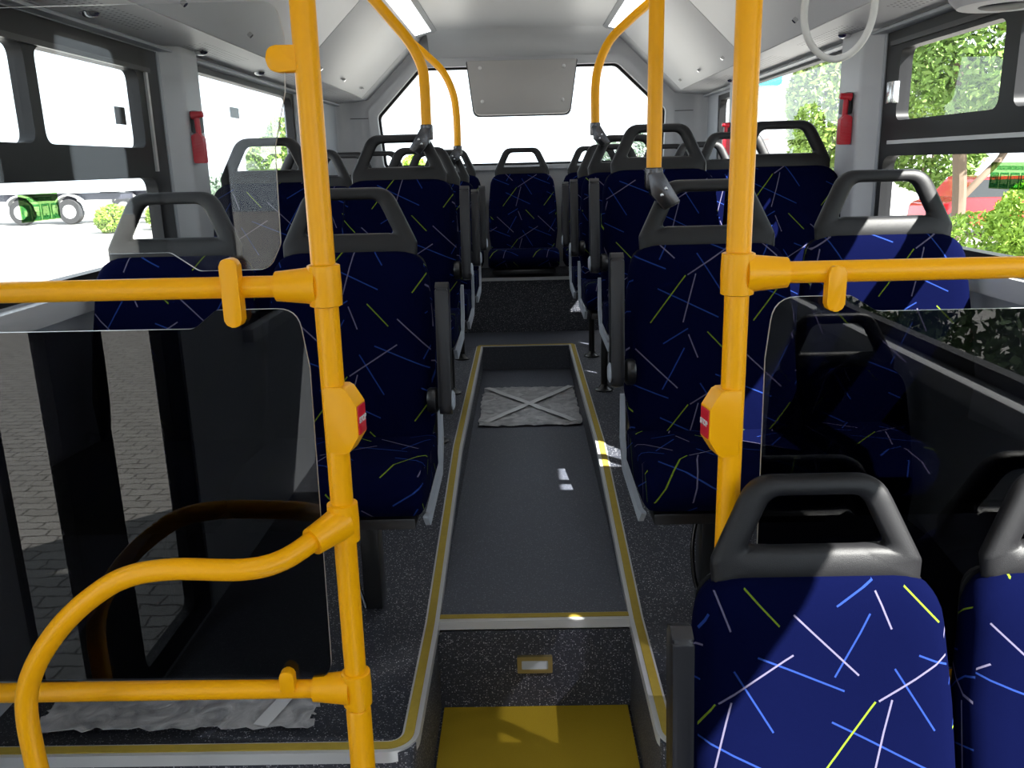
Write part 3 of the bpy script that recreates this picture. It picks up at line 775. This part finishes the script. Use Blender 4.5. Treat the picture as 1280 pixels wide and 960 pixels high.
sheet('glass_screen', q, 'smoked', 'dark smoked screen on the right behind the foreground seats')
# stop buttons
def stop(x, s, z, label):
    r = thing('stop_button', (x, PY, z-.065), label, 'button', 'stop buttons on the yellow poles', s*math.radians(-9))
    bm = bmesh.new()
    q = rpoly([(-s*.010, z-.060), (s*.028, z-.060), (s*.048, z-.028), (s*.048, z+.028), (s*.028, z+.060), (-s*.010, z+.060)], [.004, .008, .006, .006, .008, .004], 4)
    prism(bm, q, 'y', -.022, .022, bev=.004)
    bmesh.ops.translate(bm, verts=bm.verts, vec=(0, 0, -(z-.065)))
    link_mesh('housing', finish(bm, 'yellow'), r)
    bm = bx(bmesh.new(), s*.044, s*.0505, -.018, .018, .065-.026, .065+.026, .002) if s > 0 else bx(bmesh.new(), s*.0505, s*.044, -.018, .018, .065-.026, .065+.026, .002)
    b = link_mesh('red_button', finish(bm, 'red'), r)
    text_mesh('STOP', .014, 'white', b, (s*.0509, 0, .065), (PI/2, 0, s*PI/2))
stop(-.335, 1, 1.040, 'red stop button in a yellow housing on the left yellow pole')
stop(.362, -1, 1.020, 'red stop button in a yellow housing on the right yellow pole')

# grab poles rising from seat handles
def grab(pts, xs, label, s):
    base = pts[0]
    r = thing('grab_pole', (base[0], base[1], base[2]-.10), label, 'grab pole')
    obj('pole', tube(bmesh.new(), spline(pts, 8), .0195, 18), 'yellow', r)
    bm = bmesh.new(); x0, y0, z0 = base
    lathe(bm, [(.022, -.052), (.024, -.045), (.024, 0), (.021, .003)], (x0, y0, z0), 18)
    # angled jaw reaching down to the handle's shoulder
    prism(bm, rpoly([(x0-.020, z0-.01), (x0+.020, z0-.01), (x0+s*.055+.012, z0-.085), (x0+s*.045-.018, z0-.105), (x0+s*.01-.018, z0-.065)] if s > 0 else
                     [(x0+.020, z0-.01), (x0-.020, z0-.01), (x0+s*.055-.012, z0-.085), (x0+s*.045+.018, z0-.105), (x0+s*.01+.018, z0-.065)], .006), 'y', y0-.024, y0+.024, bev=.003)
    j = obj('joint', bm, 'steel', r)
    for k in range(2):
        bm = lathe(bmesh.new(), [(.0045, 0), (.0045, -.003), (.002, -.004)], (x0+s*(.018+.010*(1-k)), y0-.024, z0-.050-.016*k), 10, 'y'); obj('screw', bm, 'chrome', j)
grab([(.345, 2.26, 1.445), (.345, 2.26, 1.70), (.345, 2.26, 2.0), (.345, 2.26, 2.305)], 0, 'straight vertical yellow pole standing on the handle of the right aisle seat', 1)
grab([(.345, 4.02, 1.635), (.345, 4.02, 1.78), (.36, 4.02, 1.88), (.41, 4.02, 1.985), (.50, 4.02, 2.07), (.60, 4.02, 2.15), (.70, 4.02, 2.235)], 0, 'bent yellow pole on the right curving up to the ceiling cover', 1)
grab([(-.345, 3.29, 1.612), (-.345, 3.29, 1.75), (-.352, 3.29, 1.82), (-.39, 3.29, 1.90), (-.45, 3.29, 1.975), (-.55, 3.29, 2.09), (-.69, 3.29, 2.235)], 0, 'nearer bent yellow pole on the left curving up to the ceiling cover', -1)
grab([(-.335, 4.76, 1.565), (-.335, 4.76, 1.72), (-.35, 4.76, 1.84), (-.40, 4.76, 1.95), (-.49, 4.76, 2.04), (-.58, 4.76, 2.12), (-.69, 4.76, 2.235)], 0, 'farther bent yellow pole on the left curving up to the ceiling cover', -1)

# ------------------------------------------------------------------ small fittings
def hammer(X, Y, z, s, label):
    r = thing('emergency_hammer', (X, Y, z-.10), label, 'emergency hammer', 'red emergency hammers on the pillars')
    xa = X-s*.010
    obj('holder', bx(bmesh.new(), min(X, X-s*.03), max(X, X-s*.03), Y-.005, Y+.055, z+.01, z+.085, .008), 'plastic', r)
    obj('back_plate', bx(bmesh.new(), min(X, X-s*.008), max(X, X-s*.008), Y-.01, Y+.05, z-.095, z+.01, .002), 'wallgrey', r)
    bm = bmesh.new()
    q = rpoly([(X-s*.005, z-.095), (X-s*.045, z-.095), (X-s*.045, z-.01), (X-s*.028, z+.01), (X-s*.005, z+.0)], .005)
    prism(bm, q, 'y', Y-.02, Y+.012, bev=.003)
    tube(bm, [(X-s*.028, Y-.004, z), (X-s*.026, Y-.004, z+.06)], .010, 10)
    tube(bm, [(X-s*.010, Y-.006, z+.068), (X-s*.050, Y-.006, z+.072)], [.014, .010], 12)
    h = obj('handle', bm, 'red', r)
    for k in range(7):
        zz = z-.088+k*.011
        obj('grip_rib', prism(bmesh.new(), [(X-s*.008, zz), (X-s*.043, zz+.006), (X-s*.043, zz+.009), (X-s*.008, zz+.003)], 'y', Y-.0225, Y-.019), 'red', h)
hammer(XL+.055, 3.13, 1.59, -1, 'red emergency hammer on the grey pillar between the left windows')
hammer(XR-.055, 3.20, 1.60, 1, 'red emergency hammer on the grey pillar between the right windows, nearest')
hammer(XR-.055, 5.02, 1.58, 1, 'small distant red emergency hammer on the rear right pillar')

def sticker(X, y0, y1, z0, z1, s, label):
    r = thing('window_sticker', (X, (y0+y1)/2, z0), label, 'sticker', 'green window stickers')
    obj('backing', box(min(X, X+s*.001), max(X, X+s*.001), y0, y1, z0, z1), 'lime', r)
    X2 = X-s*.0012; w = (y1-y0)/4
    for k in range(4):
        a = y0+w*k+.004; b = y0+w*(k+1)-.003; za, zb = z0+.003, z0+(z1-z0)*.62
        bm = bmesh.new()
        if s < 0 and k == 0 or s > 0 and k == 3:
            hand = [(a+.010, za+.012), (b-.010, za+.012), (b-.008, zb-.014), ((a+b)/2+.004, zb-.020), ((a+b)/2, zb-.010), ((a+b)/2-.006, zb-.020), (a+.010, zb-.012)]
            plate(bm, rect(a, b, za, zb), hand, 'x', min(X, X2), max(X, X2))
        else:
            plate(bm, rect(a, b, za, zb), rect(a+.004, b-.004, za+.010, zb-.006), 'x', min(X, X2), max(X, X2))
            bx(bm, min(X, X2), max(X, X2), (a+b)/2-.003, (a+b)/2+.002, za+.006, za+.014)
        obj('pictogram', bm, 'green', r)
    bm = bmesh.new(); rnd = random.Random(3)
    zt0, zt1 = z1-.020, z1-.009
    yy_ = y0+.022
    while yy_ < y1-.035:
        wd = rnd.uniform(.005, .008); plate(bm, rect(yy_, yy_+wd, zt0, zt1), rect(yy_+.0018, yy_+wd-.0018, zt0+.003, zt1-.003), 'x', min(X, X2), max(X, X2)); yy_ += wd+.003
    obj('print_row', bm, 'green', r)
sticker(XL-.026, 2.14, 2.325, 1.352, 1.421, -1, 'green pictogram sticker on the lower pane of the left front window')
sticker(XR+.026, 2.190, 2.385, 1.370, 1.439, 1, 'green pictogram sticker on the lower pane of the right front window')
tag(obj('label_plate', box(XL-.029, XL-.027, 2.735, 2.805, 1.615, 1.668), 'rubber'), 'small dark square label high on the left sliding window', 'label')
tag(obj('label_plate', box(XL-.029, XL-.027, 3.83, 3.95, 1.69, 1.735), 'shell'), 'small grey square label high on the second left window', 'label')

# ring hose at top right and round lamp housing
r = thing('hose_loop', (.675, 1.9, 1.66), 'pale plastic hose loop hanging at upper right in front of the pillar', 'hose')
pts = [(.675+.073*math.sin(a)*1.0, 1.9+.03*math.cos(a*.5), 1.765+(-.100*math.cos(a))) for a in [PI*2*k/40 for k in range(-16, 17)]]
pts = [(pts[0][0]+.02, 1.9, 2.0+.14)] + [(pts[0][0]+.005, 1.9, 1.95)] + pts + [(pts[-1][0]-.005, 1.9, 1.95), (pts[-1][0]-.02, 1.9, 2.14)]
obj('hose', tube(bmesh.new(), spline(pts, 3), .0075, 10), 'white', r)
r = thing('ceiling_housing', (.80, 1.5, 1.68), 'pale round housing at the top right picture edge', 'housing')
obj('housing', lathe(bmesh.new(), [(.02, .012), (.05, .004), (.075, .006), (.088, .02), (.088, .05), (.07, .075), (.03, .09)], (.80, 1.5, 1.690), 32), 'panel', r)
obj('lens', lathe(bmesh.new(), [(.046, 0), (.04, -.003), (.02, -.005)], (.80, 1.5, 1.697), 24), 'rubber', r)
obj('stem', tube(bmesh.new(), [(.80, 1.5, 1.75), (.80, 1.5, 2.175)], .012, 12), 'panel', r)

# plastic films on the floor
def film(cx, cy, sx, sy, z, seed, label, tapes, slope=0):
    rnd = random.Random(seed); bm = bmesh.new(); nx, ny = 26, 20; g = []
    for j in range(ny+1):
        row = []
        for i in range(nx+1):
            a, b = i/nx-.5, j/ny-.5
            ex = (abs(a) > .45 or abs(b) > .44)
            row.append(bm.verts.new((cx+a*sx+rnd.uniform(-.004, .004)*(2.0 if ex else .6), cy+b*sy+rnd.uniform(-.004, .004)*(2.0 if ex else .6), z+.003+rnd.random()*.005+(.003 if ex else 0))))
        g.append(row)
    for j in range(ny):
        for i in range(nx): bm.faces.new((g[j][i], g[j][i+1], g[j+1][i+1], g[j+1][i]))
    ro = bmesh.ops.extrude_face_region(bm, geom=list(bm.faces))
    bmesh.ops.translate(bm, verts=[v for v in ro['geom'] if isinstance(v, bmesh.types.BMVert)], vec=(0, 0, -.002))
    r = thing('plastic_film', (cx, cy, z), label, 'plastic film'); obj('film', bm, 'film', r)
    for (x0, y0), (x1, y1), w in tapes:
        A, B = Vector((cx+x0, cy+y0, z+.012)), Vector((cx+x1, cy+y1, z+.012)); t_ = (B-A).normalized(); n = Vector((-t_.y, t_.x, 0))*w/2
        bm = bmesh.new(); N = 14; rows = []
        for k in range(N+1):
            p = A+(B-A)*k/N+Vector((0, 0, rnd.uniform(0, .003))); rows.append([bm.verts.new(p+n), bm.verts.new(p-n), bm.verts.new(p-n-Vector((0, 0, .001))), bm.verts.new(p+n-Vector((0, 0, .001)))])
        for P, Q in zip(rows, rows[1:]):
            for k in range(4): bm.faces.new((P[k], P[(k+1) % 4], Q[(k+1) % 4], Q[k]))
        bm.faces.new(rows[0]); bm.faces.new(rows[-1][::-1]); obj('tape', bm, 'tape', r)
film(.022, 4.17, .49, .70, .266, 5, 'crumpled plastic film taped in a cross over the aisle floor', [((-.23, .34), (.21, -.30), .035), ((.23, .34), (-.21, -.30), .035)])
film(-.80, 1.72, .62, .20, .266, 8, 'crumpled translucent film on the raised floor behind the left rail', [((.20, -.10), (.26, .10), .035)])

# ------------------------------------------------------------------ outside
GZ = -.50
bm = bmesh.new(); v = [bm.verts.new(p) for p in ((-60, -40, GZ), (60, -40, GZ), (60, 90, GZ), (-60, 90, GZ))]; bm.faces.new(v)
g = struct('floor', bm, 'paving')
# bus body below the floor so that the yard is shaded under it
bm = bmesh.new(); bx(bm, XL-.07, XR+.07, YF-.06, YR+.1, -.32, -.25); struct('trim_25', bm, 'wallgrey')
def leafy(name, blobs, n, size, m, label, cat='tree', group=None, trunk=None, seed=1):
    rnd = random.Random(seed)
    base = (sum(b[0] for b in blobs)/len(blobs), sum(b[1] for b in blobs)/len(blobs), GZ)
    r = thing(name, base, label, cat, group)
    vs, fs = [], []; tot = sum(b[3]*b[4]*b[5] for b in blobs)
    for b in blobs:
        for _ in range(int(n*b[3]*b[4]*b[5]/tot)):
            while True:
                p = Vector((rnd.uniform(-1, 1), rnd.uniform(-1, 1), rnd.uniform(-1, 1)))
                if .25 < p.length < 1: break
            p = p.normalized()*(p.length**.45)
            c = Vector((b[0]+p.x*b[3], b[1]+p.y*b[4], b[2]+p.z*b[5]))
            if c.z < GZ+.03: continue
            a = Vector((rnd.gauss(0, 1), rnd.gauss(0, 1), rnd.gauss(0, 1))).normalized(); e = a.cross(Vector((rnd.gauss(0, 1), rnd.gauss(0, 1), rnd.gauss(0, 1)))).normalized()
            s = size*rnd.uniform(.6, 1.3); k = len(vs)
            vs += [c-a*s, c+e*s*.45, c+a*s, c-e*s*.45]; fs.append((k, k+1, k+2, k+3))
    me = bpy.data.meshes.new('foliage'); me.from_pydata([tuple(v-Vector(base)) for v in vs], [], fs); me.materials.append(M_[m]); link_mesh('foliage', me, r)
    if trunk:
        for tp in trunk: obj('trunk', tube(bmesh.new(), spline(tp[0], 4), tp[1], 9), 'bark', r)
    else:
        bm = bmesh.new()
        for b in blobs: tube(bm, [(b[0], b[1], GZ), (b[0]+.05, b[1], b[2])], .03, 6)
        obj('trunk', bm, 'bark', r)
    return r
# right: tree with forked trunk
leafy('tree', [(9.6, 19.5, 3.6, 1.7, 1.9, 1.3), (11.3, 20.6, 2.9, 1.5, 1.6, .9), (9.0, 20.5, 4.7, 1.4, 1.5, 1.1), (12.2, 19.2, 4.9, 1.9, 1.8, 1.2), (8.7, 21, 2.6, 1.0, 1.1, .8)], 17000, .10, 'leaf_a', 'leafy green tree with a forked trunk beyond the right front window',
      trunk=[([(10.1, 20, GZ), (10.05, 20, .6), (9.95, 20, 1.6), (9.8, 20, 3.4)], .15), ([(10.05, 20, .4), (10.5, 20, .9), (11.1, 20.2, 1.5), (11.4, 20.3, 2.6)], .08)], seed=2)
leafy('tree', [(9.2, 27, 2.9, 1.1, 1.1, 1.9), (9.2, 27, 4.6, .7, .7, 1.3), (9.8, 28, 1.2, 1.3, 1.2, 1.1)], 9000, .12, 'leaf_b', 'yellowish green cone-shaped tree beyond the second right window', seed=4)
leafy('tree', [(11.9, 26, 3.0, 1.5, 1.6, 1.5), (12.6, 27, 1.6, 1.5, 1.5, 1.3)], 8000, .12, 'leaf_a', 'green bushy tree beside the right pillar outside', seed=5)
leafy('tree', [(9.6, 13.0, 3.6, 1.2, 1.6, .9), (8.0, 14.0, 4.2, 1.0, 1.2, .8)], 9000, .075, 'leaf_b', 'overhanging light green tree crown at the top of the right front window', seed=6,
      trunk=[([(11.8, 12.5, GZ), (11.6, 12.6, 1.5), (9.9, 13.0, 3.4)], .10)])
leafy('bush', [(8.2, 15.6, -.15, .8, .8, .6), (9.0, 15.0, .1, .9, .9, .75), (9.6, 15.8, .3, .9, .9, .75), (9.3, 14.0, -.1, 1.0, .9, .6)], 12000, .06, 'leaf_d', 'bright yellow-green spreading bush below the right front window', 'bush', seed=7)
leafy('added_hedge', [(3.9, y_, .0, .6, 1.3, .75) for y_ in (-6.5, -4.5, -2.5, -.5, 1.5)], 9000, .07, 'leaf_c', 'dark leafy row added beside the bus, unseen directly, to darken the right screen reflection', 'added_hedge', seed=33)  # leaf row added out of direct view to darken the right screen's mirror image
# front right trees (they show in the sun and in reflections)
for i, (a, b) in enumerate(((9.5, 4.5), (10.5, -3))):
    leafy('tree', [(a, b, 2.2, 1.7, 2.2, 1.8), (a+1, b+1.5, 1.2, 1.3, 1.6, 1.3)], 2500, .2, 'leaf_c', ('dark' if i else 'mid') + ' green tree standing to the right of the bus', seed=20+i)
# left
leafy('bush', [(-14.0, 29.5, -.05, .6, .6, .5)], 1500, .10, 'leaf_d', 'small bright green conifer bush in front of the trucks at left', 'bush', seed=8)
leafy('bush', [(-12.7, 30.8, -.05, .7, .7, .55), (-11.8, 31.2, -.05, .8, .7, .5)], 2500, .10, 'leaf_b', 'pale yellow-green low bushes beside the truck wheels at left', 'bush', seed=9)
leafy('bush', [(-13.6, 35.0, .5, 1.5, 1.1, 1.0), (-12.0, 35.6, .45, 1.2, 1.0, .95)], 3500, .12, 'leaf_e', 'grey-green shrub beyond the lower left window', 'bush', seed=10)
leafy('tree', [(-16.7, 42.6, 3.2, .9, 1.0, 2.6), (-16.5, 42.6, .8, 1.1, 1.0, 1.3)], 5000, .13, 'leaf_b', 'light green tree at the near edge of the second left window', seed=11)
leafy('tree', [(-12.9, 45.5, 1.8, 1.3, 1.3, 1.4), (-12.3, 45.5, 3.0, .8, .8, 1.1)], 5000, .13, 'leaf_a', 'pale tree seen through the head handle at the second left window', seed=12)
leafy('bush', [(-5.9, 48.5, .8, .9, 1.0, 1.3)], 2500, .12, 'leaf_d', 'small yellowish bush at the left edge of the rear window', 'bush', seed=13)
leafy('bush', [(5.0, 47, 1.6, 1.2, 1.0, 1.2), (6.3, 47.5, 1.9, .9, 1.0, 1.2)], 3000, .14, 'leaf_e', 'pale grey-green bush at the right of the rear window', 'bush', seed=14)
def wheel(parent, c, r, w, name='wheel', ax='x'):
    o = obj(name, lathe(bmesh.new(), [(r*.55, -w/2), (r*.95, -w/2), (r, -w/2+.04), (r, w/2-.04), (r*.95, w/2), (r*.55, w/2)], c, 28, ax), 'tyre', parent)
    obj('rim', lathe(bmesh.new(), [(r*.55, -w/2-.01), (r*.56, w/2+.01), (r*.2, w/2+.03)][::1], c, 20, ax), 'truckwhite', o)
def truck(px, py, label, n):
    r = thing('truck_chassis', (px, py, GZ), label, 'truck', 'white parked truck chassis')
    obj('frame', bx(bmesh.new(), px-3.6, px+3.6, py-.5, py+.6, .46, .72, .02), 'truckframe', r)
    obj('deck', bx(bmesh.new(), px-3.7, px+3.7, py-.9, py+1.0, .78, .95, .02), 'truckwhite', r)
    for k in range(n):
        cx = px-2.4+k*2.0
        wheel(r, (cx, py-.8, GZ+.52), .50, .3, ax='y')
        bm = bmesh.new(); q = [(cx+.66*math.cos(a), GZ+.56+.66*math.sin(a)) for a in [PI*j/12 for j in range(13)]]+[(cx+.60*math.cos(a), GZ+.56+.60*math.sin(a)) for a in [PI*j/12 for j in range(12, -1, -1)]]
        obj('mudguard', prism(bm, q, 'y', py-.95, py-.6), 'truckwhite', r)
    return r
truck(-20.0, 36.0, 'long white truck chassis with pale mudguards beyond the left front window', 3)
truck(-14.9, 38.5, 'shorter white truck chassis right of the long one, beyond the left window', 2)
# red car
r = thing('car', (11.3, 21.0, GZ), 'red parked car half hidden by the bush beyond the right front window', 'car')
cx, cy = 11.6, 21.3
body = rpoly([(cx-1.78, GZ+.28), (cx+2.1, GZ+.28), (cx+2.1, GZ+.85), (cx+1.2, GZ+.95), (cx+.6, GZ+1.42), (cx-.8, GZ+1.42), (cx-1.2, GZ+.95), (cx-1.74, GZ+.78)], [.08, .08, .15, .1, .2, .2, .1, .15])
obj('body', pr(body, 'y', cy-.8, cy+.8, bev=.04), 'carred', r)
obj('side_window', pr(rpoly([(cx+1.05, GZ+.95), (cx+.52, GZ+1.35), (cx-.75, GZ+1.35), (cx-1.2, GZ+.95)], .05), 'y', cy-.815, cy-.79), 'carglass', r)
for k in (-1.3, 1.3): wheel(r, (cx+k, cy-.72, GZ+.33), .33, .2, ax='y')
# buildings
r = thing('building', (9.0, 60, GZ), 'pale building with a turquoise roof far beyond the second right window', 'building')
obj('wall', box(12.0, 16.6, 58, 70, GZ, 6.0), 'house', r); obj('roof', box(11.8, 16.9, 57.6, 70.5, 6.0, 8.0), 'turq', r)
for k in range(3): obj('window_pane', box(12.4+k*1.4, 13.4+k*1.4, 57.95, 58.02, 3.6, 5.1), 'shell', r)
r = thing('building', (26, 40, GZ), 'low white building behind the trees on the right', 'building')
obj('wall', box(12.5, 32, 40, 50, GZ, 2.4), 'house', r); obj('roof', box(12.3, 32.2, 39.8, 50.2, 2.4, 2.8), 'truckwhite', r)
obj('gate', box(19, 23, 39.93, 40.02, GZ, 1.8), 'shell', r)
